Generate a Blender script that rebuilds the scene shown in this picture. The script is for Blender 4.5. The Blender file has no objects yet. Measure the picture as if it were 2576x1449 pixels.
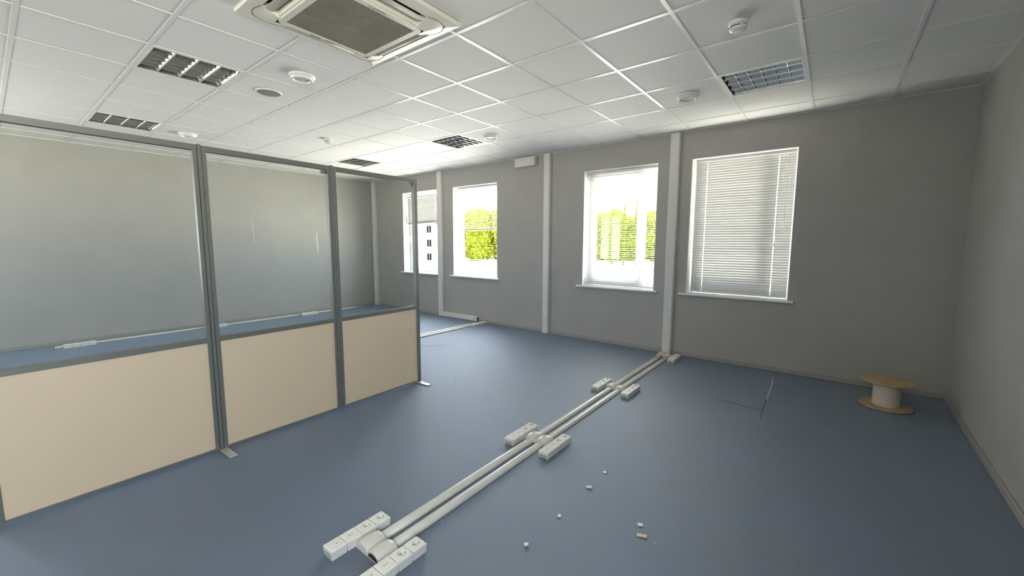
import bpy, bmesh, math, random
from mathutils import Vector, Matrix
random.seed(7)
S = bpy.context.scene
C = S.collection
PI = math.pi
H = 2.82                      # ceiling height
AL = math.atan(0.0185)        # the ceiling grid is turned this much against the window wall
CA, SA = math.cos(AL), math.sin(AL)
def grid(i, k):               # ceiling grid line numbers -> world x, y
    x, y = .6*i, .6*k - 2.815
    return (CA*x - SA*y, SA*x + CA*y)

# ---------------------------------------------------------------- camera
cd = bpy.data.cameras.new('camera')
cam = bpy.data.objects.new('camera', cd); C.objects.link(cam)
FPX = 1032.606
cd.sensor_fit = 'HORIZONTAL'; cd.sensor_width = 36.0; cd.lens = FPX*36/2576
cd.clip_start = .02; cd.clip_end = 600
CAM = Vector((0.9596, -5.4371, 1.4567))
def _axes(yaw, pitch, roll):
    cy, sy, cp, sp = math.cos(yaw), math.sin(yaw), math.cos(pitch), math.sin(pitch)
    f = Vector((sy*cp, cy*cp, sp)); r = Vector((cy, -sy, 0)); u = r.cross(f)
    c, s = math.cos(roll), math.sin(roll)
    return c*r + s*u, -s*r + c*u, f
Rz = Matrix.Rotation(AL, 3, 'Z')
RX, UP, FW = [Rz @ v for v in _axes(-0.661189487, -0.110603367, 0.00323003728)]
m = Matrix((RX, UP, -FW)).transposed().to_4x4(); m.translation = CAM
cam.matrix_world = m
S.camera = cam

# ---------------------------------------------------------------- world, exposure, render quality
SKY = 19.3
w = bpy.data.worlds.new('daylight'); S.world = w; w.use_nodes = True
wt = w.node_tree; wt.nodes.clear()
tc = wt.nodes.new('ShaderNodeTexCoord'); sx = wt.nodes.new('ShaderNodeSeparateXYZ')
mr = wt.nodes.new('ShaderNodeMapRange'); mr.inputs['From Min'].default_value = -.06; mr.inputs['From Max'].default_value = .06
mx = wt.nodes.new('ShaderNodeMix'); mx.data_type = 'RGBA'
mx.inputs["A"].default_value = (1.75, 1.64, 1.45, 1)      # bright sunlit paved yard far below
mx.inputs['B'].default_value = (.74, .84, 1.0, 1)      # thin white overcast
bg = wt.nodes.new('ShaderNodeBackground'); bg.inputs['Strength'].default_value = SKY
wo = wt.nodes.new('ShaderNodeOutputWorld')
wt.links.new(tc.outputs['Generated'], sx.inputs[0]); wt.links.new(sx.outputs['Z'], mr.inputs['Value'])
wt.links.new(mr.outputs['Result'], mx.inputs['Factor']); wt.links.new(mx.outputs['Result'], bg.inputs['Color'])
wt.links.new(bg.outputs[0], wo.inputs[0])
try:
    w.cycles.sampling_method = 'MANUAL'; w.cycles.sample_map_resolution = 256
except Exception: pass
S.view_settings.view_transform = 'Standard'; S.view_settings.look = 'None'
S.view_settings.gamma = 1.0; S.view_settings.use_curve_mapping = False
S.view_settings.exposure = 0.0
cy = S.cycles
cy.use_denoising = True
cy.max_bounces = 12; cy.diffuse_bounces = 8; cy.glossy_bounces = 5; cy.transmission_bounces = 6
cy.transparent_max_bounces = 24; cy.caustics_reflective = False; cy.caustics_refractive = False
cy.sample_clamp_indirect = 8.0; cy.blur_glossy = 0.5

WINS = [(-6.43, -5.33), (-4.88, -3.77), (-2.08, -1.0), (-.584, .50)]   # window openings along the far wall
ZS, ZT = .825, 2.485
XL, XR, YB = -7.54, 1.785, -8.0                                         # left wall, right wall, wall behind the camera
BACK_FILL = [(-6.2, -5.3)]                                                # unseen window added in the wall behind the camera for fill light
SIDE_FILL = [('right', -7.7, -5.85), ('left', -7.85, -6.95)]   # unseen openings added in the side walls for fill light
def portal(x0, x1, z0, z1, y, sgn):
    l = bpy.data.lights.new('window_portal', 'AREA'); l.shape = 'RECTANGLE'; l.size = x1-x0; l.size_y = z1-z0
    l.cycles.is_portal = True
    o = bpy.data.objects.new('window_portal', l); C.objects.link(o)
    o.location = ((x0+x1)/2, y, (z0+z1)/2); o.rotation_euler = (sgn*PI/2, 0, 0)
for a, b in WINS: portal(a, b, ZS, ZT, .31, -1)
for a, b in BACK_FILL: portal(a, b, ZS, ZT, YB-.26, 1)
for wn, a, b in SIDE_FILL:
    l = bpy.data.lights.new('window_portal', 'AREA'); l.shape = 'RECTANGLE'; l.size = ZT-ZS; l.size_y = b-a; l.cycles.is_portal = True
    o = bpy.data.objects.new('window_portal', l); C.objects.link(o)
    sg = 1 if wn == 'right' else -1
    o.location = (XR+.26 if sg > 0 else XL-.26, (a+b)/2, (ZS+ZT)/2); o.rotation_euler = (0, sg*PI/2, 0)

# ---------------------------------------------------------------- materials
def newmat(name):
    mt = bpy.data.materials.new(name); mt.use_nodes = True
    nt = mt.node_tree; return mt, nt, nt.nodes['Principled BSDF']
def pmat(name, col, rough=.5, metal=0., spec=.5, noise=0., nscale=40., bump=0., bscale=200., sheen=0., coat=0., bdist=.002):
    mt, nt, b = newmat(name)
    b.inputs['Base Color'].default_value = (*col, 1); b.inputs['Roughness'].default_value = rough
    b.inputs['Metallic'].default_value = metal; b.inputs['Specular IOR Level'].default_value = spec
    if sheen: b.inputs['Sheen Weight'].default_value = sheen; b.inputs['Sheen Roughness'].default_value = .4
    if coat: b.inputs['Coat Weight'].default_value = coat; b.inputs['Coat Roughness'].default_value = .15
    t = nt.nodes.new('ShaderNodeTexCoord')
    if noise:
        n = nt.nodes.new('ShaderNodeTexNoise'); n.inputs['Scale'].default_value = nscale; n.inputs['Detail'].default_value = 5
        r = nt.nodes.new('ShaderNodeMapRange'); r.inputs['From Min'].default_value = .3; r.inputs['From Max'].default_value = .7
        r.inputs['To Min'].default_value = 1-noise; r.inputs['To Max'].default_value = 1+noise
        v = nt.nodes.new('ShaderNodeVectorMath'); v.operation = 'SCALE'; v.inputs[0].default_value = col
        nt.links.new(t.outputs['Object'], n.inputs['Vector']); nt.links.new(n.outputs['Fac'], r.inputs['Value'])
        nt.links.new(r.outputs['Result'], v.inputs['Scale']); nt.links.new(v.outputs['Vector'], b.inputs['Base Color'])
    if bump:
        n = nt.nodes.new('ShaderNodeTexNoise'); n.inputs['Scale'].default_value = bscale; n.inputs['Detail'].default_value = 3
        bp = nt.nodes.new('ShaderNodeBump'); bp.inputs['Strength'].default_value = bump; bp.inputs['Distance'].default_value = bdist
        nt.links.new(t.outputs['Object'], n.inputs['Vector']); nt.links.new(n.outputs['Fac'], bp.inputs['Height'])
        nt.links.new(bp.outputs['Normal'], b.inputs['Normal'])
    return mt
def glassmat(name, tint, ior=1.45, rough=0.0, gloss=1.0):
    mt = bpy.data.materials.new(name); mt.use_nodes = True; nt = mt.node_tree; nt.nodes.clear()
    tr = nt.nodes.new('ShaderNodeBsdfTransparent'); tr.inputs[0].default_value = (*tint, 1)
    gl = nt.nodes.new('ShaderNodeBsdfGlossy'); gl.inputs['Roughness'].default_value = rough
    gl.inputs['Color'].default_value = (gloss, gloss, gloss, 1)
    fr = nt.nodes.new('ShaderNodeFresnel'); fr.inputs['IOR'].default_value = ior
    mi = nt.nodes.new('ShaderNodeMixShader'); o = nt.nodes.new('ShaderNodeOutputMaterial')
    ge = nt.nodes.new('ShaderNodeNewGeometry'); k = nt.nodes.new('ShaderNodeMath'); k.operation = 'SUBTRACT'; k.inputs[0].default_value = 1
    mu = nt.nodes.new('ShaderNodeMath'); mu.operation = 'MULTIPLY'                 # thin pane: mirror only where light enters it
    nt.links.new(ge.outputs['Backfacing'], k.inputs[1]); nt.links.new(k.outputs[0], mu.inputs[1]); nt.links.new(fr.outputs[0], mu.inputs[0])
    nt.links.new(mu.outputs[0], mi.inputs[0]); nt.links.new(tr.outputs[0], mi.inputs[1]); nt.links.new(gl.outputs[0], mi.inputs[2])
    nt.links.new(mi.outputs[0], o.inputs[0])
    return mt
def wallmat(name, col, axis):
    mt, nt, b = newmat(name); b.inputs['Roughness'].default_value = .62; b.inputs['Specular IOR Level'].default_value = .35
    t = nt.nodes.new('ShaderNodeTexCoord'); s = nt.nodes.new('ShaderNodeSeparateXYZ'); nt.links.new(t.outputs['Object'], s.inputs[0])
    d = nt.nodes.new('ShaderNodeMath'); d.operation = 'MULTIPLY_ADD'; d.inputs[1].default_value = 1/1.06; d.inputs[2].default_value = .37
    f = nt.nodes.new('ShaderNodeMath'); f.operation = 'FRACT'
    c = nt.nodes.new('ShaderNodeMath'); c.operation = 'LESS_THAN'; c.inputs[1].default_value = .0045      # butt joints of the wallpaper
    n = nt.nodes.new('ShaderNodeTexNoise'); n.inputs['Scale'].default_value = 3.0; n.inputs['Detail'].default_value = 6
    r = nt.nodes.new('ShaderNodeMapRange'); r.inputs['From Min'].default_value = .3; r.inputs['From Max'].default_value = .7
    r.inputs['To Min'].default_value = .965; r.inputs['To Max'].default_value = 1.03
    q = nt.nodes.new('ShaderNodeMath'); q.operation = 'MULTIPLY_ADD'; q.inputs[1].default_value = -.07
    v = nt.nodes.new('ShaderNodeVectorMath'); v.operation = 'SCALE'; v.inputs[0].default_value = col
    nt.links.new(s.outputs[axis], d.inputs[0]); nt.links.new(d.outputs[0], f.inputs[0]); nt.links.new(f.outputs[0], c.inputs[0])
    nt.links.new(t.outputs['Object'], n.inputs['Vector']); nt.links.new(n.outputs['Fac'], r.inputs['Value'])
    nt.links.new(c.outputs[0], q.inputs[0]); nt.links.new(r.outputs['Result'], q.inputs[2]); nt.links.new(q.outputs[0], v.inputs['Scale'])
    nt.links.new(v.outputs['Vector'], b.inputs['Base Color'])
    n2 = nt.nodes.new('ShaderNodeTexNoise'); n2.inputs['Scale'].default_value = 260; n2.inputs['Detail'].default_value = 2
    bp = nt.nodes.new('ShaderNodeBump'); bp.inputs['Strength'].default_value = .25; bp.inputs['Distance'].default_value = .001
    nt.links.new(t.outputs['Object'], n2.inputs['Vector']); nt.links.new(n2.outputs['Fac'], bp.inputs['Height']); nt.links.new(bp.outputs['Normal'], b.inputs['Normal'])
    return mt
def carpetmat():
    mt, nt, b = newmat('carpet')
    t = nt.nodes.new('ShaderNodeTexCoord')
    def noise(sc, det, ro=.5):
        n = nt.nodes.new('ShaderNodeTexNoise'); n.inputs['Scale'].default_value = sc; n.inputs['Detail'].default_value = det; n.inputs['Roughness'].default_value = ro
        nt.links.new(t.outputs['Object'], n.inputs['Vector']); return n
    n1 = noise(190, 4, .8); n2 = noise(1.3, 5, .65); n3 = noise(520, 2)
    r1 = nt.nodes.new('ShaderNodeValToRGB')
    r1.color_ramp.elements[0].position = .40; r1.color_ramp.elements[0].color = (.004, .017, .044, 1)
    r1.color_ramp.elements[1].position = .60; r1.color_ramp.elements[1].color = (.050, .118, .240, 1)
    r2 = nt.nodes.new('ShaderNodeMapRange'); r2.inputs['From Min'].default_value = .38; r2.inputs['From Max'].default_value = .68
    wear = nt.nodes.new('ShaderNodeMix'); wear.data_type = 'RGBA'; wear.inputs['B'].default_value = (.046, .062, .080, 1)   # greyed, trodden patches
    sc = nt.nodes.new('ShaderNodeMath'); sc.operation = 'MULTIPLY'; sc.inputs[1].default_value = .5
    nt.links.new(n1.outputs['Fac'], r1.inputs[0]); nt.links.new(n2.outputs['Fac'], r2.inputs['Value'])
    nt.links.new(r2.outputs['Result'], sc.inputs[0]); nt.links.new(sc.outputs[0], wear.inputs['Factor'])
    nt.links.new(r1.outputs['Color'], wear.inputs['A']); nt.links.new(wear.outputs['Result'], b.inputs['Base Color'])
    b.inputs['Roughness'].default_value = .52; b.inputs['Specular IOR Level'].default_value = 1.0; b.inputs['IOR'].default_value = 1.85
    b.inputs['Sheen Weight'].default_value = .5; b.inputs['Sheen Roughness'].default_value = .25; b.inputs['Sheen Tint'].default_value = (.72, .85, 1, 1)
    ad = nt.nodes.new('ShaderNodeMath'); ad.operation = 'MULTIPLY_ADD'; ad.inputs[1].default_value = .5
    nt.links.new(n3.outputs['Fac'], ad.inputs[0]); nt.links.new(n1.outputs['Fac'], ad.inputs[2])
    bp = nt.nodes.new('ShaderNodeBump'); bp.inputs['Strength'].default_value = .7; bp.inputs['Distance'].default_value = .0028
    nt.links.new(ad.outputs[0], bp.inputs['Height']); nt.links.new(bp.outputs['Normal'], b.inputs['Normal'])
    return mt
WALLC = (.405, .392, .368)
M = dict(
    wallx=wallmat('wallpaper_far', WALLC, 'X'), wally=wallmat('wallpaper_side', WALLC, 'Y'),
    skirt=pmat('grey_skirting', (.33, .32, .30), .5),
    tile=pmat('mineral_tile', (.80, .80, .775), .8, noise=.03, nscale=350, bump=.3, bscale=420, bdist=.0015),
    bar=pmat('white_grid_steel', (.82, .82, .80), .28, spec=.6),
    carpet=carpetmat(),
    pvc=pmat('white_upvc', (.86, .86, .85), .3), sill=pmat('white_sill', (.84, .84, .82), .35),
    slat=pmat('blind_slat', (.72, .71, .68), .42), cord=pmat('blind_cord', (.85, .84, .80), .7),
    trunk=pmat('white_trunking', (.70, .69, .66), .35), floortrunk=pmat('floor_trunking_plastic', (.64, .62, .555), .27, noise=.04, nscale=9),
    socket=pmat('socket_plastic', (.80, .77, .70), .38), hole=pmat('socket_well', (.42, .40, .35), .5),
    dark=pmat('dark_gap', (.02, .02, .02), .7), steel=pmat('contact_steel', (.6, .6, .58), .35, 1.0),
    alu=pmat('anodised_aluminium', (.20, .205, .185), .42, .4), alulight=pmat('bright_foot_steel', (.60, .60, .56), .33, .5),
    groove=pmat('groove_shade', (.035, .035, .033), .6),
    board=pmat('beige_laminate', (.71, .56, .385), .42, noise=.03, nscale=260),
    glass=glassmat('screen_glass', (.945, .965, .945), 1.45), winglass=glassmat('window_glass', (.96, .975, .97), 1.35),
    acw=pmat('aged_white_abs', (.74, .72, .64), .38), acin=pmat('air_outlet_black', (.015, .015, .015), .8),
    acg=pmat('dusty_intake_grille', (.25, .225, .185), .7, noise=.12, nscale=7), aclou=pmat('air_flap', (.58, .56, .50), .45),
    ink=pmat('grey_lettering', (.06, .06, .06), .6), inkl=pmat('pale_emblem', (.35, .34, .31), .5),
    mirror=pmat('mirror_louvre', (.62, .62, .58), .12, 1.0), lampin=pmat('lamp_housing', (.45, .45, .42), .3, .6),
    lampw=pmat('lamp_rim_white', (.82, .82, .80), .3), tube=pmat('fluorescent_tube', (.85, .85, .83), .25),
    abs=pmat('white_abs', (.80, .80, .77), .22), frost=pmat('frosted_lens', (.62, .62, .60), .35), mesh=pmat('speaker_mesh', (.24, .24, .20), .7, noise=.1, nscale=300),
    ply=pmat('plywood_disc', (.42, .30, .17), .65, noise=.16, nscale=22), drum=pmat('pale_drum', (.72, .64, .54), .6),
    chip=pmat('white_chip', (.84, .83, .78), .5), chipt=pmat('tan_chip', (.74, .58, .42), .6),
    fray=pmat('frayed_backing', (.55, .50, .40), .9, noise=.3, nscale=60), seam=pmat('carpet_slit', (.03, .04, .055), .8),
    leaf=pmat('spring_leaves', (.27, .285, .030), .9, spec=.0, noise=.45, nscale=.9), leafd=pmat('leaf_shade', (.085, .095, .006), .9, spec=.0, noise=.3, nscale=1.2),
    conifer=pmat('conifer_green', (.06, .072, .005), .9, spec=.0, noise=.3, nscale=1.0), bark=pmat('bark', (.09, .07, .05), .9),
    yard=pmat('pale_concrete', (.50, .49, .46), .8, noise=.06, nscale=.3), fence=pmat('fence_white', (.5, .5, .48), .6),
    render=pmat('cream_render', (.62, .55, .40), .85), roof=pmat('brown_soffit', (.040, .022, .008), .9, spec=0), bglass=pmat('house_glass', (.006, .007, .004), .9, spec=0), outer=pmat('outer_render', (.5, .5, .48), .9),
)

# ---------------------------------------------------------------- mesh helpers
class MB:
    def __init__(s): s.bm = bmesh.new()
    def box(s, x0, x1, y0, y1, z0, z1, bev=0., seg=1):
        b = bmesh.new()
        vs = [b.verts.new(p) for p in ((x0,y0,z0),(x1,y0,z0),(x1,y1,z0),(x0,y1,z0),(x0,y0,z1),(x1,y0,z1),(x1,y1,z1),(x0,y1,z1))]
        for f in ((3,2,1,0),(4,5,6,7),(0,1,5,4),(1,2,6,5),(2,3,7,6),(3,0,4,7)): b.faces.new([vs[i] for i in f])
        if bev: bmesh.ops.bevel(b, geom=b.edges[:], offset=bev, segments=seg, affect='EDGES', profile=.5)
        s.add(b); return s
    def add(s, b, mat=None):
        mp = {}
        for v in b.verts: mp[v] = s.bm.verts.new(mat @ v.co if mat else v.co)
        for f in b.faces:
            try: nf = s.bm.faces.new([mp[v] for v in f.verts]); nf.smooth = f.smooth
            except ValueError: pass
        b.free(); return s
    def poly(s, pts, smooth=False):
        f = s.bm.faces.new([s.bm.verts.new(p) for p in pts]); f.smooth = smooth; return s
    def loft(s, rings, closed=True, smooth=True, cap0=False, cap1=False):
        vr = [[s.bm.verts.new(p) for p in r] for r in rings]; n = len(vr[0])
        for a, b in zip(vr, vr[1:]):
            for i in range(n if closed else n-1):
                j = (i+1) % n
                f = s.bm.faces.new((a[i], a[j], b[j], b[i])); f.smooth = smooth
        if cap0: s.bm.faces.new(vr[0][::-1])
        if cap1: s.bm.faces.new(vr[-1])
        return s
    def lathe(s, prof, n=40, at=(0,0,0), smooth=True, cap0=False, cap1=False):
        rings = [[(at[0]+r*math.cos(2*PI*i/n), at[1]+r*math.sin(2*PI*i/n), at[2]+z) for i in range(n)] for r, z in prof]
        return s.loft(rings, True, smooth, cap0, cap1)
    def tube(s, pts, r, n=8):
        rings = []
        for i, p in enumerate(pts):
            a = Vector(pts[max(i-1,0)]); b = Vector(pts[min(i+1,len(pts)-1)]); d = (b-a).normalized()
            u = d.cross(Vector((0,0,1)) if abs(d.z) < .9 else Vector((1,0,0))).normalized(); v = d.cross(u)
            rings.append([tuple(Vector(p)+r*(math.cos(2*PI*k/n)*u+math.sin(2*PI*k/n)*v)) for k in range(n)])
        return s.loft(rings, True, True, True, True)
    def build(s, name, mat, parent=None, loc=None, rotz=0., norm=True):
        if norm: bmesh.ops.recalc_face_normals(s.bm, faces=s.bm.faces[:])
        me = bpy.data.meshes.new(name); s.bm.to_mesh(me); s.bm.free(); me.materials.append(mat)
        o = bpy.data.objects.new(name, me); C.objects.link(o)
        if parent: o.parent = parent
        if loc is not None: o.location = loc
        if rotz: o.rotation_euler = (0, 0, rotz)
        return o
def tag(o, label, cat, group=None, kind=None):
    if label: o['label'] = label
    if cat: o['category'] = cat
    if group: o['group'] = group
    if kind: o['kind'] = kind
    return o
def thing(name, label, cat, loc=(0,0,0), rotz=0., group=None):
    o = bpy.data.objects.new(name, None); C.objects.link(o); o.empty_display_size = .1
    o.location = loc; o.rotation_euler = (0, 0, rotz)
    return tag(o, label, cat, group)
def copy_tree(o, parent=None):
    c = o.copy(); C.objects.link(c)
    if parent: c.parent = parent
    for ch in [x for x in o.children]: copy_tree(ch, c)
    return c
def dup(src, loc, rotz, label):
    c = copy_tree(src); c.location = loc; c.rotation_euler = (0, 0, rotz); c['label'] = label; return c
def struct(o, label=None):
    o['kind'] = 'structure'
    if label: o['label'] = label; o['category'] = o.name.split('_')[0].split('.')[0]
    return o

# ---------------------------------------------------------------- room shell
struct(MB().box(XL-.3, XR+.3, YB-.3, .3, -.2, 0).build('floor', M['carpet']), 'worn blue grey office carpet covering the whole floor')
FL = bpy.data.objects['floor']
def strip(pts, wid, name, mat):
    b = MB()
    for (x0, y0), (x1, y1) in zip(pts, pts[1:]):
        d = Vector((x1-x0, y1-y0, 0)); n = Vector((-d.y, d.x, 0)).normalized()*wid/2
        a, c = Vector((x0, y0, 0)), Vector((x1, y1, 0))
        lo = [a-n, c-n, c+n, a+n]; hi = [p+Vector((0,0,.0016)) for p in lo]
        b.poly(hi)
        for i in range(4): b.poly([lo[i], lo[(i+1)%4], hi[(i+1)%4], hi[i]])
    return b.build(name, mat, FL)
strip([(.452,-.30),(.466,-.52),(.478,-.80),(.487,-1.05)], .012, 'frayed_seam', M['fray'])
strip([(.482,-.95),(.492,-1.25),(.506,-1.56)], .0045, 'slit', M['seam'])
strip([(.497,-1.36),(.40,-1.37),(.25,-1.33),(.13,-1.34)], .0035, 'slit', M['seam'])
strip([(-3.75,-2.02),(-3.36,-1.58)], .002, 'slit', M['seam'])
strip([(-2.20,-2.50),(-2.02,-2.66)], .002, 'slit', M['seam'])

def wall_with_holes(x0, x1, y0, y1, holes):          # holes: (xa, xb, za, zb)
    b = MB(); x = x0
    for xa, xb, za, zb in holes:
        b.box(x, xa, y0, y1, 0, H+.35); b.box(xa, xb, y0, y1, 0, za); b.box(xa, xb, y0, y1, zb, H+.35); x = xb
    b.box(x, x1, y0, y1, 0, H+.35); return b
struct(wall_with_holes(XL-.3, XR+.3, 0, .30, [(a, b, ZS-.025, ZT) for a, b in WINS]).build('wall_back', M['wallx']), 'grey papered wall with four windows')
struct(wall_with_holes(XL-.3, XR+.3, YB-.25, YB, [(a, b, ZS, ZT) for a, b in BACK_FILL]).build('wall_front', M['wallx']), 'grey papered wall behind the camera')
def side_wall(xa, xb, ya, yb):
    return MB().box(xa, xb, YB, ya, 0, H+.35).box(xa, xb, yb, 0, 0, H+.35).box(xa, xb, ya, yb, 0, ZS).box(xa, xb, ya, yb, ZT, H+.35)
WL = struct(side_wall(XL-.25, XL, *SIDE_FILL[1][1:]).build('wall_left', M['wally']), 'grey papered wall behind the glass screen')
struct(side_wall(XR, XR+.25, *SIDE_FILL[0][1:]).build('wall_right', M['wally']), 'grey papered wall at the right edge')
def skirt(name, *b, lab): struct(MB().box(*b, bev=.004).build(name, M['skirt']), lab)
skirt('baseboard_back', XL, XR, -.013, 0, 0, .055, lab='low grey skirting under the window wall')
skirt('baseboard_left', XL, XL+.013, YB, -.013, 0, .055, lab='low grey skirting along the left wall')
skirt('baseboard_right', XR-.013, XR, YB, -.013, 0, .055, lab='low grey skirting along the right wall')
skirt('baseboard_front', XL, XR, YB, YB+.013, 0, .055, lab='low grey skirting behind the camera')

def lit_seam_curl(y, z0, z1, wid):  # lifted paper edge; the light catching it is put into pale colour
    b = MB(); n = 14; rings = []
    for i in range(n+1):
        t = i/n; z = z0+(z1-z0)*t; ww = wid*math.sin(PI*min(max(t,.03),.97))**.6; yy = y+.006*math.sin(7*t)
        rings.append([(XL+.0005, yy-ww/2, z), (XL+.004, yy-ww*.2, z), (XL+.010*math.sin(PI*t)+.001, yy+ww*.5, z)])
    b.loft(rings, False, True); o = b.build('lit_seam_curl', M['chip'], WL); o['label'] = 'lifted wallpaper edge, its lit streak coloured pale'; return o
lit_seam_curl(-2.50, 1.40, 1.92, .012); lit_seam_curl(-1.33, 1.19, 1.68, .022)

# suspended ceiling: tiles, grid bars, holes where the lamps sit
LAMPS = [(-5.5, -2.5), (-9.5, -2.5), (-5.5, 2.5), (-9.5, 2.5), (.5, 2.5)]
b = MB()
def clip_cell(i, k):
    q = [grid(i+.0, k+.0), grid(i+1, k), grid(i+1, k+1), grid(i, k+1)]
    for lim, ax, sg in ((XL-.02, 0, 1), (XR+.02, 0, -1), (YB-.02, 1, 1), (.02, 1, -1)):
        o = []
        for a, c in zip(q, q[1:]+q[:1]):
            da, dc = sg*(a[ax]-lim), sg*(c[ax]-lim)
            if da >= 0: o.append(a)
            if (da >= 0) != (dc >= 0):
                t = da/(da-dc); o.append((a[0]+t*(c[0]-a[0]), a[1]+t*(c[1]-a[1])))
        q = o
        if len(q) < 3: return None
    return q
for i in range(-14, 4):
    for k in range(-10, 6):
        if (i+.5, k+.5) in LAMPS: continue
        q = clip_cell(i, k)
        if q:
            b.poly([(x, y, H+.0035) for x, y in q]); b.poly([(x, y, H+.022) for x, y in q][::-1])
CEIL = struct(b.build('ceiling', M['tile'], norm=False), 'suspended ceiling of square white tiles')
b = MB()
def bar(i0, k0, i1, k1):
    a, c = Vector((*grid(i0, k0), 0)), Vector((*grid(i1, k1), 0))
    d = (c-a).normalized(); n = Vector((-d.y, d.x, 0))*.012
    lo = [a-n, c-n, c+n, a+n]; lo = [Vector((min(max(p.x, XL+.001), XR-.001), min(max(p.y, YB+.001), -.001), 0)) for p in lo]
    z0, z1 = (H-.0012, H+.0045) if i0 == i1 else (H-.0008, H+.0045)
    L0 = [p+Vector((0,0,z0)) for p in lo]; L1 = [p+Vector((0,0,z1)) for p in lo]
    b.poly(L0[::-1]); b.poly(L1)
    for j in range(4): b.poly([L0[j], L0[(j+1)%4], L1[(j+1)%4], L1[j]])
for i in range(-12, 3): bar(i, -8.7, i, 4.72)
for k in range(-8, 5): bar(-12.7, k, 2.95, k)
o = b.build('grid_bar', M['bar'], CEIL); o['label'] = 'white steel bars between the tiles'
struct(MB().box(XL-.3, XR+.3, YB-.3, .3, H+.35, H+.5).build('trim_1', M['outer']), 'unseen roof slab added above the suspended ceiling to block sky light')  # slab added out of view so no sky light leaks in
b = MB()
for x0, x1, y0, y1 in ((XL, XR, -.018, 0), (XL, XL+.018, YB, -.018), (XR-.018, XR, YB, -.018)): b.box(x0, x1, y0, y1, H-.0015, H+.010)
struct(b.build('trim_2', M['bar']), 'white edge angle around the ceiling')

# ---------------------------------------------------------------- windows
def window(n, x0, x1, lab, handle=False, f=.062, fb=.062, sashw=.045, split=True):
    r = bpy.data.objects.new('window_%d' % n, None); C.objects.link(r); r.location = ((x0+x1)/2, 0, ZS); struct(r, lab)
    h = (x1-x0)/2; t = ZT-ZS; d = .168
    # reveal lining
    b = MB(); b.box(-h, -h+.006, -.002, d, 0, t); b.box(h-.006, h, -.002, d, 0, t); b.box(-h, h, -.002, d, t-.006, t)
    b.build('reveal', M['pvc'], r)
    b = MB().box(-h-.085, h+.055, -.045, 0, -.025, 0, bev=.004, seg=2).box(-h, h, -.001, d, -.025, 0)
    b.build('sill', M['sill'], r)
    b = MB()
    for a in ((-h, -h+f, 0, t), (h-f, h, 0, t), (-h+f, h-f, 0, fb), (-h+f, h-f, t-f, t)): b.box(a[0], a[1], d, d+.07, a[2], a[3], bev=.004)
    b.build('window_frame', M['pvc'], r)
    mull = h-.25 if split else h-f+.03
    if split: MB().box(mull-.03, mull+.03, d+.002, d+.068, fb, t-f, bev=.004).build('mullion', M['pvc'], r)
    if sashw:
        b = MB(); xa, xb, g = -h+f+.001, mull-.031, sashw
        for a in ((xa, xa+g, fb, t-f), (xb-g, xb, fb, t-f), (xa+g, xb-g, fb, fb+g), (xa+g, xb-g, t-f-g, t-f)): b.box(a[0], a[1], d-.012, d+.06, a[2], a[3], bev=.004)
        b.build('sash', M['pvc'], r)
    g = max(sashw-.01, -.01)
    MB().box(-h+f+g, mull-.03-g, d+.03, d+.034, fb+g, t-f-g).build('glass_pane', M['winglass'], r)
    if split: MB().box(mull+.02, h-f+.01, d+.03, d+.034, fb-.01, t-f+.01).build('glass_pane', M['winglass'], r)
    if handle:
        b = MB().box(-h+f+.006, -h+f+.036, d-.026, d-.012, .70, .77, bev=.004).box(-h+f+.010, -h+f+.032, d-.060, d-.026, .735, .757, bev=.004)
        b.box(-h+f+.009, -h+f+.033, d-.066, d-.046, .625, .757, bev=.006, seg=2)
        b.build('handle', M['pvc'], r)
    return r
wl = ['window seen past the end of the glass screen', 'second window from the screen with a half raised blind',
      'third window with a lowered open blind', 'window nearest the right wall with a closed blind']
kw = [dict(handle=True, f=.055, fb=.05, sashw=.04, split=False), dict(f=.064, fb=.03, sashw=0, split=False), {}, {}]
for n, (a, c) in enumerate(WINS): window(n+1, a, c, wl[n], **kw[n])
for n, (wn, a, c) in enumerate(SIDE_FILL+[('back', *BACK_FILL[0])]):  # added windows behind the camera, there to let in fill daylight
    r = bpy.data.objects.new('window_%d' % (5+n), None); C.objects.link(r); struct(r, 'unseen window added for fill light in the %s wall' % wn)
    r.location = {'right': (XR, (a+c)/2, ZS), 'left': (XL, (a+c)/2, ZS), 'back': ((a+c)/2, YB, ZS)}[wn]; r.rotation_euler = (0, 0, {'right': 0, 'left': PI, 'back': -PI/2}[wn])
    h = (c-a)/2; t = ZT-ZS; b = MB()
    for q in ((-h, -h+.06, 0, t), (h-.06, h, 0, t), (-.04, .04, .06, t-.06), (-h+.06, h-.06, 0, .06), (-h+.06, h-.06, t-.06, t)): b.box(.14, .2, q[0], q[1], q[2], q[3])
    b.build('window_frame', M['pvc'], r); MB().box(.17, .175, -h+.05, h-.05, .05, t-.05).build('glass_pane', M['winglass'], r)

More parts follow.
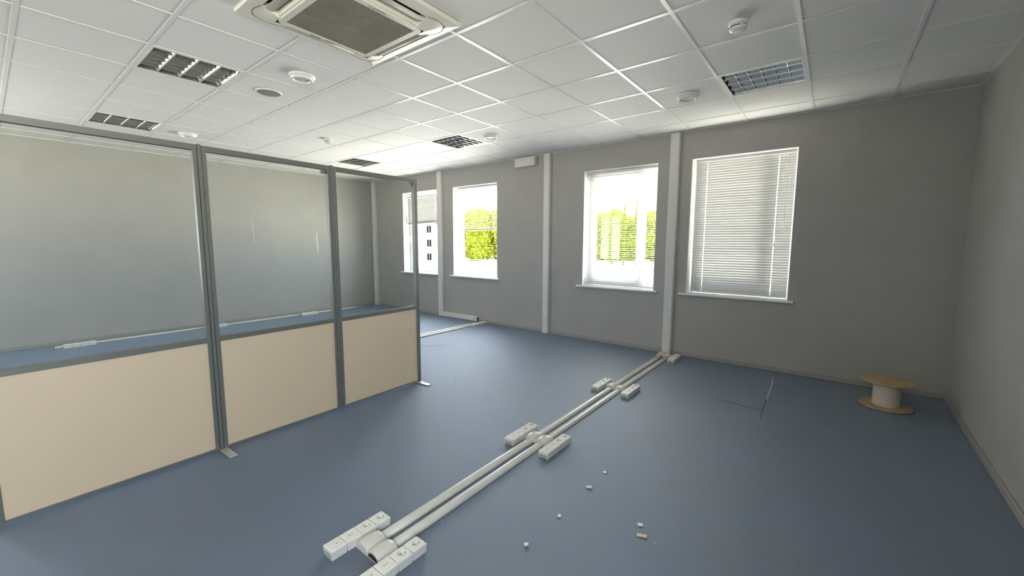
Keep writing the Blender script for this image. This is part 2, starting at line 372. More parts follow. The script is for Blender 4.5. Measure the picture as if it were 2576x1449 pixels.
# ---------------------------------------------------------------- venetian blinds
def blind(x0, x1, ztop, zbot, tilt, label, stack=0, skew=0., pitch=.030, wid=.034, wand=True, seed=1):
    rnd = random.Random(seed)
    r = thing('venetian_blind', label, 'blind', ((x0+x1)/2, .115, ztop), 0, 'blinds in the far wall windows')
    h = (x1-x0)/2; L = ztop-zbot
    MB().box(-h, h, -.018, .018, -.028, 0, bev=.003).build('headrail', M['slat'], r)
    lad = [-h+.13, h-.16]; hole = .004
    xs = [-h, lad[0]-hole, lad[0]+hole, lad[1]-hole, lad[1]+hole, h]
    b = MB(); z = .05; zs = []
    zend = L-.02-stack*.0035
    while z < zend: zs.append((z, tilt)); z += pitch
    for j in range(stack): zs.append((L-.016-.0035*(stack-j), .05))
    for z, tl in zs:
        tt = tl + rnd.uniform(-.03, .03); ct, st = math.cos(tt), math.sin(tt); dz = rnd.uniform(-.0007, .0007)
        ring = []
        for u in (-1, -.62, -.2, .2, .62, 1):
            yy, cr = u*wid/2, .0022*(1-u*u)
            ring.append((yy*ct - cr*st, yy*st + cr*ct))
        k = skew*(z/L)
        def P(x, q): return (x, q[0], -z + dz + q[1] + k*x/h)
        for xa, xb, hol in zip(xs, xs[1:], (0, 1, 0, 1, 0)):
            for m_, (qa, qb) in enumerate(zip(ring, ring[1:])):
                if hol and m_ in (1, 2, 3): continue
                f = b.bm.faces.new([b.bm.verts.new(p) for p in (P(xa, qa), P(xb, qa), P(xb, qb), P(xa, qb))]); f.smooth = True
    bmesh.ops.remove_doubles(b.bm, verts=b.bm.verts[:], dist=.00005)
    b.build('slats', M['slat'], r, norm=False)
    b = MB(); vs = [(-h, -skew), (h, skew)]
    pts = []
    for y, zz in ((-.015, -.010), (.015, -.010), (.015, .010), (-.015, .010)): pts.append((y, zz))
    b.loft([[(x, y, -L+.006+k+zz) for y, zz in pts] for x, k in vs], True, False, True, True)
    b.build('bottom_rail', M['slat'], r)
    for xl in lad:
        b = MB()
        for yy in (-.0165, .0165): b.tube([(xl, yy, -.028), (xl, yy, -L+skew*xl/h+.012)], .0009, 5)
        b.build('ladder_cord', M['cord'], r)
    if wand:
        MB().tube([(h-.06, -.026, -.01), (h-.062, -.030, -.06), (h-.075, -.032, -.93 if L > 1 else -.5)], .0045, 8).build('tilt_wand', M['pvc'], r)
        e = -1.02 if L > 1 else -.55
        b = MB().tube([(h-.105, -.022, -.02), (h-.115, -.028, -.5), (h-.15, -.028, e)], .0012, 5)
        b.lathe([(.003, 0), (.007, -.012), (.008, -.04), (.002, -.05)], 10, (h-.15, -.028, e+.005), cap0=True, cap1=True)
        b.build('pull_cord', M['cord'], r)
    return r
blind(-6.41, -5.36, ZT-.075, 1.845, -1.30, 'white blind raised above half height, its bottom rail hanging crooked', stack=3, skew=.018, wid=.040, wand=False, seed=3)
blind(-4.85, -3.80, ZT-.008, 1.682, .08, 'white blind raised to half height over yellow green trees', stack=4, wand=False, seed=4)
blind(-2.055, -1.03, ZT-.008, ZS+.012, .06, 'white blind fully lowered with open slats letting the trees show', seed=5)
blind(-.56, .475, ZT-.008, ZS+.016, -1.29, 'white blind fully lowered and closed on the window nearest the corner', wid=.040, seed=6)

# ---------------------------------------------------------------- glazed office screen, three panels
SA0 = Vector((-2.405, -2.79, 0)); TH = math.atan2(-.99914, .0414)
def screen(s0, s1, label, endcap, foot_s, bracket_s):
    r = thing('glazed_screen_panel', label, 'office screen', SA0, TH, 'screen panels')
    T = 2.075; j = .024; A = 'alu'
    a, c = s0+.0135, s1-.0135                      # jambs stand beside the connector post
    for x in (a, c-j):
        b = MB().box(x, x+j, -.04, 0, .0125, T, bev=.002); b.build('jamb', M[A], r)
    MB().box(a+j, c-j, -.04, 0, T-.036, T, bev=.002).box(a+j, c-j, -.0005, .0012, T-.021, T-.016).build('top_rail', M[A], r)
    MB().box(a+j, c-j, -.04, 0, .776, .810, bev=.002).build('mid_rail', M[A], r)
    MB().box(a+j, c-j, -.04, 0, .0125, .028, bev=.002).build('bottom_rail', M[A], r)
    MB().box(a+j-.004, c-j+.004, -.023, -.018, .806, T-.032).build('glass_pane', M['glass'], r)
    MB().box(a+j-.003, c-j+.003, -.034, -.006, .022, .780).build('lower_board', M['board'], r)
    for x in endcap:                                # square connector post; shade of the side grooves put in as dark fill
        MB().box(x-.0105, x+.0105, -.042, .001, .0125, T+.006, bev=.002).build('connector_post', M[A], r)
        MB().box(x-.0135, x+.0135, -.036, -.010, .0125, T).build('groove_fill', M['groove'], r)
    for x in foot_s:
        f = MB().box(x-.024, x+.024, -.16, .165, .0, .012, bev=.003)
        f.build('foot_plate', M['alulight'], r)
    for x in bracket_s:
        MB().box(x, x+.045, -.032, -.006, T-.066, T-.034, bev=.003).build('corner_bracket', M[A], r)
    return r
screen(0.0, .893, 'glazed screen panel at the free end nearest the windows, beige below', [.006, .893], [.03], [.036])
screen(.893, 1.796, 'middle glazed screen panel with beige lower board', [1.796], [1.784], [.932])
screen(1.796, 2.795, 'widest glazed screen panel, cut by the left edge of the photo', [2.795], [], [])

# ---------------------------------------------------------------- wall-mounted vertical trunking
def double_outlet(b, x, y, z, vert=True, blank=True):
    pass
def outlet_part(parent, x, z, ydepth, horiz=False):
    W, Hh = (.10, .055) if horiz else (.062, .125)
    p = MB().box(x-W/2, x+W/2, -ydepth-.004, -ydepth+.002, z-Hh/2, z+Hh/2, bev=.0015).build('double_outlet', M['socket'], parent)
    for s in (-1, 1):
        cx, cz = (x+s*.022, z) if horiz else (x-.004, z-.012+s*.026)
        b = MB(); n = 20; yy = -ydepth-.0046
        b.loft([[(cx+.019*math.cos(2*PI*i/n), yy, cz+.019*math.sin(2*PI*i/n)) for i in range(n)],
                [(cx+.017*math.cos(2*PI*i/n), yy+.001, cz+.017*math.sin(2*PI*i/n)) for i in range(n)]], True, True, False, True)
        b.build('socket_well', M['hole'], p)
    return p
def riser(x0, x1, depth, z0, label, outlet=None, joints=()):
    r = thing('cable_trunking', label, 'cable trunking', ((x0+x1)/2, 0, z0), 0, 'vertical wall trunking')
    h = (x1-x0)/2
    MB().box(-h, h, -depth+.012, 0, 0, H-.0012-z0, bev=.003).build('channel', M['trunk'], r)
    b = MB().box(-h+.005, h-.005, -depth, -depth+.014, 0, H-.002-z0, bev=.003); b.build('cover_lid', M['trunk'], r)
    for z in joints: MB().box(-h-.001, h+.001, -depth-.001, -depth+.012, z-z0-.004, z-z0+.004).build('joint_clip', M['trunk'], r)
    if outlet: outlet_part(r, 0, outlet-z0, depth)
    return r
riser(-.842, -.728, .06, .012, 'white vertical trunking between the two right windows, socket near the floor', .36, (.50,))
riser(-2.765, -2.655, .06, .005, 'white vertical trunking on bare wall between second and third windows', .35, (.62,))
riser(-5.275, -5.155, .06, .0, 'white vertical trunking between the two left windows', None)
riser(-7.525, -7.40, .06, .0, 'white vertical trunking in the corner seen through the glass', .42)
r = thing('skirting_trunking', 'white low trunking running along the wall foot under the second window', 'cable trunking', (-5.155, 0, 0))
MB().box(0, .93, -.048, 0, .004, .09, bev=.003).build('channel', M['trunk'], r)
MB().box(0, .86, -.06, -.046, .008, .086, bev=.003).build('cover_lid', M['trunk'], r)
outlet_part(r, .79, .047, .06, True)
MB().box(.905, .932, -.044, -.004, .012, .082).build('open_end', M['dark'], r)

# ---------------------------------------------------------------- floor trunking, saddle couplers, socket strips
def dprof(wd, ht, n=14): return [(wd/2*math.cos(PI*i/n), ht*math.sin(PI*i/n)**.75) for i in range(n+1)]
def floor_run(p0, p1, label, wd=.057, ht=.027):
    a, c = Vector((*p0, 0)), Vector((*p1, 0)); L = (c-a).length
    b = MB(); pr = dprof(wd, ht); k = 12
    b.loft([[(L*t/k, y, z) for y, z in pr] for t in range(k+1)], True, True, True, True)
    o = b.build('floor_trunking', M['floortrunk'], None, a, math.atan2(c.y-a.y, c.x-a.x))
    for f in o.data.polygons:
        if len(f.vertices) > 4: f.use_smooth = False
    return tag(o, label, 'cable trunking', 'half round floor trunking')
SL = -.0195
def lx(y): return -.719 + SL*(y+4.35)
def rx(y): return -.629 + SL*(y+4.35)
floor_run((lx(-4.42), -4.42), (lx(-.10), -.10), 'left one of the long grey half round floor trunks across the carpet')
floor_run((rx(-4.42), -4.42), (rx(-.12), -.12), 'right one of the long grey half round floor trunks across the carpet')
floor_run((-4.075, -3.2), (-4.135, -.16), 'farther half round floor trunk running out past the screen end')
floor_run((-3.985, -3.2), (-4.045, -.16), 'nearer half round floor trunk running out past the screen end')
floor_run((-7.32, -5.1), (-7.46, -.35), 'half round floor trunk along the wall behind the glass', .06, .026)

cp = None
def coupler(x, y, label):
    global cp
    if cp is None:
        cp = thing('saddle_coupler', label, 'trunking coupler', (x, y, 0), 0, 'couplers over the floor trunking')
        b = MB(); n = 22; rings = []
        for t in range(11):
            u = -1+t/5; k = 1-.20*abs(u)**2.2
            rings.append([(.051*math.cos(PI*i/n)*(.93+.07*k), u*.053, (.050*k)*math.sin(PI*i/n)**.75) for i in range(n+1)])
        b.loft(rings, False, True)
        for rg, sg in ((rings[0], -1), (rings[-1], 1)): b.poly(rg if sg > 0 else rg[::-1])
        b.build('shell', M['floortrunk'], cp)
        MB().box(-.008, .008, -.005, .005, .0485, .0515, bev=.0012).build('screw_cap', M['floortrunk'], cp)
        return cp
    c = dup(cp, (x, y, 0), 0, label); return c
for y, who in ((-4.435, 'nearest'), (-3.06, 'second nearest'), (-1.69, 'third nearest')):
    coupler(lx(y)-.002, y, 'grey saddle coupler on the left floor trunk at the %s socket pair' % who)
    coupler(rx(y)+.004, y, 'grey saddle coupler on the right floor trunk at the %s socket pair' % who)
q_ = [o for o in C.objects if o.name.startswith('saddle_coupler') and 'right floor trunk at the nearest' in o.get('label', '')][0]
b = MB(); n = 18
b.loft([[(.036*math.cos(PI*i/n), -.0534-e, .008+.026*math.sin(PI*i/n)**.8) for i in range(n+1)] for e in (0, .0006)], True, False, True, True)
b.build('trunk_hole', M['dark'], q_)['label'] = 'dark empty trunk opening'
coupler(lx(-.16), -.16, 'grey saddle coupler on the left floor trunk against the wall')
coupler(rx(-.18), -.18, 'grey saddle coupler on the right floor trunk against the wall')

def module_shell(hole):                              # housing with bevelled plate; hole: list of outlines
    b = MB(); w = .0385
    b.loft([[(-w+.003,-w+.002,0),(w-.003,-w+.002,0),(w-.003,w-.002,0),(-w+.003,w-.002,0)],
            [(-w+.001,-w,.036),(w-.001,-w,.036),(w-.001,w,.036),(-w+.001,w,.036)],
            [(-w-.001,-w,.037),(w+.001,-w,.037),(w+.001,w,.037),(-w-.001,w,.037)],
            [(-w-.001,-w,.044),(w+.001,-w,.044),(w+.001,w,.044),(-w-.001,w,.044)],
            [(-w+.004,-w+.004,.048),(w-.004,-w+.004,.048),(w-.004,w-.004,.048),(-w+.004,w-.004,.048)]], True, False, True)
    return b, w-.004
def power_mesh():
    b, q = module_shell(None); n = 32; R = .0185
    sq = []
    for i in range(n):
        a = 2*PI*(i+.5)/n; k = q/max(abs(math.cos(a)), abs(math.sin(a))); sq.append((k*math.cos(a), k*math.sin(a), .048))
    ci = [(R*math.cos(2*PI*(i+.5)/n), .004+R*math.sin(2*PI*(i+.5)/n), .048) for i in range(n)]
    wl_ = [(x, y, .036) for x, y, z in ci]
    b.loft([sq, ci], True, False); b.loft([ci, wl_], True, True); b.bm.faces.new([b.bm.verts.new(p) for p in wl_])
    return b
def data_mesh(two=True):
    b, q = module_shell(None)
    hs = [(-.0125, -.0025), (.0025, .0125)] if two else [(.0025, .0125)]
    ya, yb = -.006, .006
    xs = [-q] + [v for h in hs for v in h] + [q]; z = .048
    for i in range(len(xs)-1):
        xa, xb = xs[i], xs[i+1]; hol = any(abs(xa-h[0]) < 1e-9 for h in hs)
        segs = ((-q, ya), (yb, q)) if hol else ((-q, q),)
        # local x of the holes runs along the strip (y of the module)
        for u, v in segs: b.poly([(u, xa, z), (v, xa, z), (v, xb, z), (u, xb, z)])
        if hol:
            ring = [(ya, xa), (yb, xa), (yb, xb), (ya, xb)]
            for (p, q2) in zip(ring, ring[1:]+ring[:1]): b.poly([(*p, z), (*q2, z), (*q2, z-.010), (*p, z-.010)])
            b.poly([(*p, z-.010) for p in ring])
    if not two: b.box(-.0065, .0065, -.0135, -.002, z, z+.0012, bev=.0005)
    # raised inner label frame
    for (u0, u1, v0, v1) in ((-.020, .020, -.0225, -.0215), (-.020, .020, .0215, .0225), (-.020, -.019, -.0225, .0225), (.019, .020, -.0225, .0225)):
        b.box(u0, u1, v0, v1, z, z+.0008)
    return b
SP = None
def socket_strip(x, y, rotz, label):                 # four modules along local +y, data-data-power-power
    global SP
    if SP is None:
        SP = thing('socket_strip', label, 'socket strip', (x, y, 0), rotz, 'four-gang socket strips on the floor')
        for k in range(4):
            yy = -.12+.08*k
            if k < 2: o = data_mesh(k == 1).build('data_outlet', M['socket'], SP, (0, yy, 0)); nm = None
            else:
                o = power_mesh().build('power_outlet', M['socket'], SP, (0, yy, 0))
                for s in (-1, 1):
                    MB().lathe([(.0025, 0), (.0025, .0012)], 12, (s*.0095, .004, .0362), cap1=True).build('contact_hole', M['dark'], o)
                    MB().box(-.003, .003, .004+s*.0175-.001, .004+s*.0175+.001, .037, .046).build('earth_clip', M['steel'], o)
        MB().box(-.030, .030, -.158, .158, .001, .032).build('backbone', M['hole'], SP)
        return SP
    return dup(SP, (x, y, 0), rotz, label)
R0 = -SL*0 + math.atan(-SL)
socket_strip(-.806, -4.450, R0, 'white four-gang socket strip nearest the camera, left of the floor trunks')
socket_strip(-.513, -4.452, R0, 'white four-gang socket strip cut by the photo bottom edge')
socket_strip(-.838, -3.092, R0, 'white four-gang socket strip of the middle pair, left of the floor trunks')
socket_strip(-.537, -3.090, R0, 'white four-gang socket strip of the middle pair, right of the floor trunks')
socket_strip(-.868, -1.718, R0, 'white four-gang socket strip of the far pair, left of the floor trunks')
socket_strip(-.563, -1.714, R0, 'white four-gang socket strip of the far pair, right of the floor trunks')
socket_strip(-.600, -.285, R0, 'white four-gang socket strip at the foot of the trunking between right windows')
socket_strip(-3.965, -.265, R0, 'white four-gang socket strip at the wall under the second window')
socket_strip(-7.245, -4.865, R0, 'white four-gang socket strip behind glass of the widest screen panel')
socket_strip(-7.295, -3.255, R0, 'white four-gang socket strip behind the post left of the middle screen panel')
socket_strip(-7.335, -1.66, R0, 'white four-gang socket strip behind glass of the middle screen panel')

# ---------------------------------------------------------------- ceiling lamps
LP = None
def lamp(i, k, label):
    global LP
    x, y = grid(i, k)
    if LP: return dup(LP, (x, y, H), AL, label)
    LP = thing('louvre_ceiling_lamp', label, 'ceiling lamp', (x, y, H), AL, 'recessed square louvre lamps')
    h = .297
    b = MB()
    for a in ((-h, -h+.003, -h, h), (h-.003, h, -h, h), (-h, h, -h, -h+.003), (-h, h, h-.003, h)): b.box(a[0], a[1], a[2], a[3], .0, .088)
    b.box(-h, h, -h, h, .086, .09); b.build('housing', M['lampin'], LP)
    b = MB(); q = .288; e = .016
    for a in ((-q, q, -q, -q+e), (-q, q, q-e, q), (-q, -q+e, -q+e, q-e), (q-e, q, -q+e, q-e)): b.box(*a, -.0016, .004, bev=.0006)
    b.build('rim', M['lampw'], LP)
    q -= e
    def trough(yc, half=0):
        b = MB(); pts = []
        for z, wdt in ((.005, .004), (.014, .006), (.026, .0105), (.038, .017), (.048, .025)): pts.append((z, wdt))
        prof = [(yc-(wd if half >= 0 else 0), z) for z, wd in pts[::-1]] + [(yc+(wd if half <= 0 else 0), z) for z, wd in pts]
        if half: prof = [(yc, .048)] + ([(yc-half*wd, z) for z, wd in pts] if 0 else [])
        return prof
    for yc in (-.1425, 0, .1425):
        pts = [(.004, .0035), (.012, .005), (.022, .0085), (.034, .0145), (.046, .0225)]
        prof = [(yc-wd, z) for z, wd in pts[::-1]] + [(yc+wd, z) for z, wd in pts]
        MB().loft([[(-q, y_, z) for y_, z in prof], [(q, y_, z) for y_, z in prof]], False, True).build('reflector_bar', M['mirror'], LP)
    for s in (-1, 1):
        prof = [(s*q, .004), (s*(q-.001), .012), (s*(q-.004), .022), (s*(q-.010), .034), (s*(q-.018), .046)]
        MB().loft([[(-q, y_, z) for y_, z in prof], [(q, y_, z) for y_, z in prof]], False, True).build('side_reflector', M['mirror'], LP)
    for n in range(5):
        b = MB(); xc = -q+2*q*(n+1)/6
        for c in range(4):
            y0 = -q+.5*q*c; rows = []
            for z, wd in ((.006, .0012), (.018, .0026), (.032, .0055), (.044, .010)):
                inset = .003+.35*z
                rows.append((z, wd, y0+inset, y0+.5*q-inset))
            for s in (-1, 1):
                b.loft([[(xc+s*wd, ya, z), (xc+s*wd, yb, z)] for z, wd, ya, yb in rows], False, True)
            z, wd, ya, yb = rows[0]; b.poly([(xc-wd, ya, z), (xc+wd, ya, z), (xc+wd, yb, z), (xc-wd, yb, z)])
        b.build('cross_blade', M['mirror'], LP)
    for c in range(4):
        yc = -q+.5*q*(c+.5)
        MB().tube([(-q+.01, yc, .066), (q-.01, yc, .066)], .0125, 14).build('tube', M['tube'], LP)
    return LP
lamp(-5.5, -2.5, 'unlit square louvre lamp left of the air conditioner')
lamp(-9.5, -2.5, 'unlit square louvre lamp just above the left screen panel top rail')
lamp(-5.5, 2.5, 'unlit square louvre lamp at the ceiling middle beside a round downlight')
lamp(-9.5, 2.5, 'unlit square louvre lamp just above the free end screen panel')
lamp(.5, 2.5, 'unlit square louvre lamp above the closed blind window')

DL = None
def downlight(i, k, label):
    global DL
    x, y = grid(i, k)
    if DL: return dup(DL, (x, y, H), AL, label)
    DL = thing('round_downlight', label, 'downlight', (x, y, H), AL, 'round ceiling downlights')
    MB().lathe([(.102, .006), (.102, -.004), (.098, -.010), (.090, -.012), (.088, -.028), (.083, -.036), (.072, -.037), (.066, -.032), (.062, -.020)], 48).build('ring', M['abs'], DL)
    MB().lathe([(.064, -.019), (.055, -.022), (.030, -.026), (.0005, -.027)], 40).build('lens', M['frost'], DL)
    return DL
downlight(-4.53, -1.48, 'round white downlight just below the air conditioner')
downlight(-.52, 2.54, 'round white downlight left of the right wall lamp')
downlight(-4.53, 2.52, 'round white downlight right of the middle louvre lamp')
downlight(-9.6, -1.5, 'round white downlight above the first screen post')

x, y = grid(-5.568, -1.496)
r = thing('ceiling_speaker', 'round flat ceiling speaker with a grey mesh face', 'speaker', (x, y, H), AL)
MB().lathe([(.108, .006), (.108, -.003), (.104, -.006), (.096, -.007), (.094, -.004)], 48).build('rim', M['abs'], r)
MB().lathe([(.095, -.0045), (.060, -.007), (.0005, -.008)], 40).build('mesh_face', M['mesh'], r)
SD = None
def smoke(i, k, label, turn):
    global SD
    x, y = grid(i, k)
    if SD: return dup(SD, (x, y, H), turn, label)
    SD = thing('smoke_detector', label, 'smoke detector', (x, y, H), turn, 'ceiling smoke detectors')
    MB().lathe([(.053, .006), (.053, -.008), (.050, -.013), (.044, -.015)], 40).build('base', M['abs'], SD)
    MB().lathe([(.041, -.013), (.041, -.024), (.050, -.026), (.051, -.034), (.046, -.044), (.034, -.051), (.012, -.053), (.0005, -.053)], 40).build('head', M['abs'], SD)
    b = MB(); n = 10
    b.loft([[(.0515*math.cos(t), .0515*math.sin(t), z) for t in [-.75+1.5*i/n for i in range(n+1)]] for z in (-.0275, -.0335)], False, True)
    b.build('vent_slot', M['dark'], SD)
    return SD
smoke(.49, .62, 'white smoke detector near the top right of the ceiling', -1.9)
smoke(-7.64, .56, 'small far smoke detector above the middle screen panel', -1.3)

# ---------------------------------------------------------------- cassette air conditioner
x, y = grid(-2.574, -1.913)
AC = thing('ceiling_air_conditioner', 'square white four-way ceiling air conditioner with a brown dusty grille', 'air conditioner', (x, y, H), AL)
def sq(h, z): return [(-h, -h, z), (h, -h, z), (h, h, z), (-h, h, z)]
MB().loft([sq(.4675, 0), sq(.4675, -.014), sq(.463, -.022), sq(.43, -.029), sq(.402, -.034), sq(.400, -.030), sq(.400, -.004)], True, False).build('flange', M['acw'], AC)
MB().loft([sq(.401, -.004), sq(.29, -.004)], True, False).build('outlet_cavity', M['acin'], AC)
def rot(pts, k):
    c, s = (1, 0, -1, 0)[k], (0, 1, 0, -1)[k]
    return [(c*a-s*b_, s*a+c*b_, z) for a, b_, z in pts]
for k in range(4):
    # corner cover: rises from the flange to the grille panel
    b = MB(); rings = []; n = 16; ctr = .245
    for i in range(n+1):
        th = PI/2*i/n; ct, st = math.cos(th), math.sin(th); rin = .062/max(ct, st); rout = .158+.046*math.sin(2*th)**1.5 if 0 < i < n else .158
        rings.append([(ctr+(rin+(rout-rin)*t)*ct, ctr+(rin+(rout-rin)*t)*st, -.064+.030*(t*t*(3-2*t))*(1 if t < 1 else 1)) for t in [j/8 for j in range(9)]])
    rings2 = [rot(rg, k) for rg in rings]
    b.loft(rings2, False, True)
    for edge in (rings[0], rings[-1]):                # side walls down to the outlet
        b.loft([rot(edge, k), rot([(a, c_, -.004) for a, c_, z in edge], k)], False, False)
    b.build('corner_cover', M['acw'], AC)
    b = MB(); rg = []
    for i in range(n+1):
        th = PI/2*i/n; rr = .158+.046*max(math.sin(2*th), 0)**1.5
        rg.append(rot([(ctr+(rr+.0005)*math.cos(th), ctr+(rr+.0005)*math.sin(th), -.0345), (ctr+(rr+.0045)*math.cos(th), ctr+(rr+.0045)*math.sin(th), -.0345)], k))
    b.loft(rg, False, True); b.build('corner_gap', M['dark'], AC)
    # outlet lip beside the grille panel and the swinging flap
    b = MB(); b.loft([rot([(.302, s*.25, -.058), (.314, s*.25, -.056), (.318, s*.25, -.044), (.318, s*.25, -.004)], k) for s in (-1, 1)], False, False)
    b.build('outlet_lip', M['acw'], AC)
    b = MB(); pr = [(.330, -.030), (.336, -.040), (.350, -.0455), (.366, -.0450), (.380, -.040), (.386, -.036), (.378, -.034), (.352, -.038)]
    b.loft([rot([(a, s*.246, z) for a, z in pr], k) for s in (-1, 1)], True, True, True, True)
    b.build('air_flap', M['aclou'], AC)
def rsq(hx, hy, rad, z, n=6):
    out = []
    for cx, cy_, a0 in ((hx-rad, hy-rad, 0), (-hx+rad, hy-rad, PI/2), (-hx+rad, -hy+rad, PI), (hx-rad, -hy+rad, 1.5*PI)):
        for i in range(n+1):
            a = a0+PI/2*i/n; out.append((cx+rad*math.cos(a), cy_+rad*math.sin(a), z))
    return out
MB().loft([rsq(.304, .304, .04, -.050), rsq(.304, .304, .04, -.064), rsq(.302, .302, .038, -.066), rsq(.266, .266, .004, -.066), rsq(.264, .264, .003, -.056)], True, False).build('grille_panel', M['acw'], AC)
b = MB(); n = 46
for i in range(n):
    xc = -.262+.524*(i+.5)/n
    b.box(xc-.0032, xc+.0032, -.264, .264, -.0645, -.057)
for yc in (-.132, 0, .132): b.box(-.264, .264, yc-.002, yc+.002, -.0635, -.057)
b.box(-.265, .265, -.265, .265, -.055, -.052)
b.build('intake_grille', M['acg'], AC)
for yc in (-.16, .16): MB().box(.277, .289, yc-.012, yc+.012, -.0685, -.065, bev=.0012).build('release_clip', M['acw'], AC)
for yc in (-.075, .02): MB().box(-.2935, -.2865, yc-.035, yc+.035, -.0666, -.065).build('finger_slot', M['dark'], AC)
b = MB()                                              # illegible raised maker's lettering: a row of small strokes
for i, ht in enumerate((.010, .0085, .0095, .0085, .009, .0095, .0085, .010, .009)):
    yc = -.034+.0098*i
    b.box(.283-ht/2, .283+ht/2, yc-.0034, yc-.0018, -.0668, -.065)
    b.box(.283-ht/2, .283+ht/2, yc+.0010, yc+.0024, -.0668, -.065)
    b.box(.283+(ht/2-.0016)*(-1 if i % 2 else 1)-.0008, .283+(ht/2-.0016)*(-1 if i % 2 else 1)+.0008, yc-.0034, yc+.0024, -.0668, -.065)
b.build('lettering', M['ink'], AC)
MB().lathe([(.0085, -.0654), (.0085, -.0669), (.0055, -.0669), (.0055, -.0654)], 24, (.283, -.056, 0)).build('emblem', M['inkl'], AC)

# ---------------------------------------------------------------- white box on the window wall
r = thing('wall_box', 'white rounded box mounted high on the window wall under the ceiling', 'junction box', (-3.13, 0, 2.735))
MB().box(-.20, .20, -.035, 0, -.072, .072, bev=.010, seg=3).build('back_shell', M['trunk'], r)
MB().box(-.20, .20, -.085, -.033, -.072, .072, bev=.018, seg=4).build('cover', M['trunk'], r)

# ---------------------------------------------------------------- cable reel in the corner
r = thing('cable_reel', 'empty wooden cable reel with a pale drum standing in the dark corner', 'cable reel', (1.34, -.545, 0))
for z0, nm in ((0, 'flange_disc'), (.225, 'flange_disc')):
    MB().lathe([(.012, z0), (.183, z0), (.187, z0+.004), (.187, z0+.010), (.183, z0+.014), (.012, z0+.014)], 56, smooth=False).build(nm, M['ply'], r)
MB().lathe([(.093, .014), (.095, .018), (.095, .221), (.093, .225)], 48).build('drum', M['drum'], r)

# ---------------------------------------------------------------- small chips on the carpet
def chip(px, py, lx_, ly_, lz, rz, mat, label, notch=False):
    b = MB()
    b.box(-lx_/2, lx_/2, -ly_/2, ly_/2, 0, lz, bev=.001)
    if notch: b.box(-lx_*.1, lx_*.55, -ly_*.62, -ly_*.1, 0, lz*1.5, bev=.001)
    tag(b.build('plastic_chip', M[mat], None, (px, py, .0005), rz), label, 'plastic chip', 'chips scattered on the carpet')
chip(-.131, -3.142, .021, .021, .005, .8, 'chip', 'white square chip on the carpet, farthest from the camera')
chip(-.130, -3.350, .034, .016, .009, .68, 'chip', 'small white oblong chip on the carpet, second farthest')
chip(-.128, -3.681, .017, .020, .006, .3, 'chip', 'white square chip left of the pair, midway down the carpet')
chip(.235, -3.475, .026, .020, .006, .5, 'chip', 'white chip just above the tan strip on the carpet')
chip(.271, -3.548, .047, .018, .006, .38, 'chipt', 'tan wooden strip on the carpet beside a white chip')
chip(-.140, -3.962, .017, .016, .008, 1.1, 'chip', 'broken white chip nearest the camera on the carpet', True)
chip(.339, -3.553, .005, .005, .003, .2, 'chip', 'tiny white crumb right of the tan strip')
chip(-.60+.012, -4.10, .005, .005, .003, .2, 'chip', 'tiny white crumb beside the right floor trunk')

# ---------------------------------------------------------------- outside
def look(px, py, depth):                              # a place far outside, at a given distance ahead
    return CAM + depth*(FW + RX*((px-1288)/FPX) + UP*((724.5-py)/FPX))
GZ = -3.6
def gp(px, depth):
    p = look(px, 614, depth); return Vector((p.x, p.y, GZ))
ex = (gp(1700, 100)-gp(1040, 100)).normalized(); ey = Vector((-ex.y, ex.x, 0))
o0 = gp(1350, 100)
b = MB(); pts = [o0-ex*150-ey*48, o0+ex*120-ey*48, o0+ex*120+ey*120, o0-ex*150+ey*120]
b.poly([(p.x, p.y, GZ) for p in pts]); b.poly([(p.x, p.y, GZ-.3) for p in pts][::-1])
for i in range(4):
    p, q = pts[i], pts[(i+1) % 4]; b.poly([(p.x, p.y, GZ), (q.x, q.y, GZ), (q.x, q.y, GZ-.3), (p.x, p.y, GZ-.3)])
o = b.build('ground', M['yard']); o['kind'] = 'structure'; o['label'] = 'pale concrete yard outside the windows'; o['category'] = 'ground'
# trees
def leafmass(b, ctr, rx_, ry_, rz_, n, size, rnd):
    for _ in range(n):
        v = Vector((rnd.gauss(0, 1), rnd.gauss(0, 1), rnd.gauss(0, 1))).normalized()*rnd.uniform(.75, 1.05)
        p = ctr + ex*(v.x*rx_) + ey*(v.y*ry_) + Vector((0, 0, v.z*rz_))
        if p.z < GZ+.3: continue
        a = Vector((rnd.gauss(0, 1), rnd.gauss(0, 1), rnd.gauss(0, 1))).normalized(); c_ = a.orthogonal().normalized(); d = a.cross(c_)
        s = size*rnd.uniform(.6, 1.3)
        b.poly([p-c_*s-d*s*.6, p+c_*s-d*s*.6, p+c_*s+d*s*.6, p-c_*s+d*s*.6])
def core(b, ctr, rx_, ry_, rz_):
    t = bmesh.new(); bmesh.ops.create_icosphere(t, subdivisions=2, radius=1)
    for v in t.verts: v.co = ctr + ex*(v.co.x*rx_) + ey*(v.co.y*ry_) + Vector((0, 0, v.co.z*rz_))
    b.add(t)
rnd = random.Random(11)
b = MB(); bc = MB()
for j in range(2, 34):
    px = 1090+j*19+rnd.uniform(-6, 6); dep = 106+rnd.uniform(-3, 5)
    ht = rnd.uniform(11.0, 13.5) if px < 1330 else rnd.uniform(10.0, 12.0)
    p = gp(px, dep)
    for q in range(4):
        zc = GZ+1.0+ht*(.12+.25*q); rr = rnd.uniform(2.0, 2.8)
        ctr = Vector((p.x, p.y, zc))+ex*rnd.uniform(-.8, .8)
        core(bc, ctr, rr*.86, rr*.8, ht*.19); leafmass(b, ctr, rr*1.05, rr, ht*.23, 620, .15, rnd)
    for q in range(16):                               # loose twigs of leaf above the mass
        pp = Vector((p.x, p.y, GZ+ht*rnd.uniform(.95, 1.22)))+ex*rnd.uniform(-2, 2); leafmass(b, pp, .5, .5, .7, 5, .11, rnd)
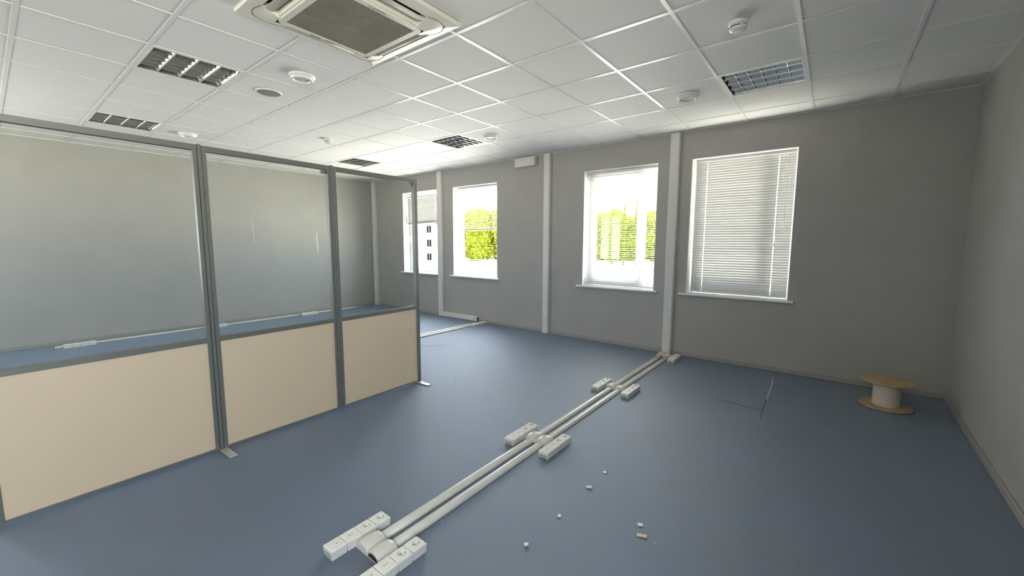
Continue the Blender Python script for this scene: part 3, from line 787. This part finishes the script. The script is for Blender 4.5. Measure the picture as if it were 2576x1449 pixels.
TL = bc.build('treeline', M['leafd'], norm=False)
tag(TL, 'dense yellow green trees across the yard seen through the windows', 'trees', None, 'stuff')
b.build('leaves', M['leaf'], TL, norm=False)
for px, top, dep, lab in ((1541, 520, 93, 'left pointed conifer rising behind the open blind'), (1569, 516, 93.5, 'middle pointed conifer rising behind the open blind'), (1600, 500, 93, 'right pointed conifer rising behind the open blind')):
    p = gp(px, dep); zt = look(px, top, dep).z
    r = thing('conifer', lab, 'tree', p, 0, 'conifers outside')
    b = MB(); hh = zt-GZ
    for q in range(16):
        t0 = q/16; z0 = 1+(hh-1)*t0; rad = .95*(1-t0)**.8+.12
        n = 18; rg0 = [(rad*(1+.25*(i % 2))*math.cos(2*PI*i/n), rad*(1+.25*(i % 2))*math.sin(2*PI*i/n), z0-.25*(i % 2)) for i in range(n)]
        rg1 = [(.12*rad*math.cos(2*PI*i/n), .12*rad*math.sin(2*PI*i/n), z0+(hh-1)/16*1.9) for i in range(n)]
        b.loft([rg0, rg1], True, False)
    b.build('foliage', M['conifer'], r); MB().tube([(0, 0, 0), (0, 0, hh*.9)], .16, 8).build('stem', M['bark'], r)
# yard fence before the trees
p0, p1 = gp(1136, 95), gp(1290, 95); d = p1-p0; L = d.length; ang = math.atan2(d.y, d.x)
r = thing('yard_fence', 'low pale fence in front of the trees beyond the yard', 'fence', p0, ang)
b = MB()
for z in (.35, 1.0): b.box(0, L, -.03, .03, z, z+.09)
k = 0
while k*.32 < L: b.box(k*.32, k*.32+.04, -.02, .02, .3, 1.1); k += 1
b.build('railing', M['fence'], r)
k = 0
while k*3.9 < L+.1: MB().box(k*3.9-.12, k*3.9+.12, -.12, .12, 0, 1.45).build('post', M['fence'], r); k += 1
# apartment house
pc = gp(1078, 90); yaw = math.atan2(ex.y, ex.x)-.35
r = thing('apartment_house', 'cream three storey house with dark windows beyond the leftmost window', 'building', pc, yaw)
MB().box(-20, 1.5, 0, 12, 0, 9.1).build('facade', M['render'], r)
MB().loft([[(-20.9, -.9, 9.1), (2.2, -.9, 9.1), (2.2, 12.9, 9.1), (-20.9, 12.9, 9.1)], [(-20.9, -.9, 9.45), (2.2, -.9, 9.45), (2.2, 12.9, 9.45), (-20.9, 12.9, 9.45)], [(-16, 5.5, 12.2), (-1, 5.5, 12.2), (-1, 6.5, 12.2), (-16, 6.5, 12.2)]], True, False, True, True).build('roof', M['roof'], r)
for xx in (-18.6, -14.9, -11.2, -7.4, -3.6, .2):
    for zz in (1.1, 4.1, 7.1):
        f = MB().box(xx-.62, xx+.62, -.05, .02, zz-.05, zz+1.55).build('window', M['fence'], r)
        b = MB().box(xx-.55, xx-.03, -.07, -.03, zz, zz+1.5).box(xx+.03, xx+.55, -.07, -.03, zz, zz+1.5); b.build('pane', M['bglass'], f)
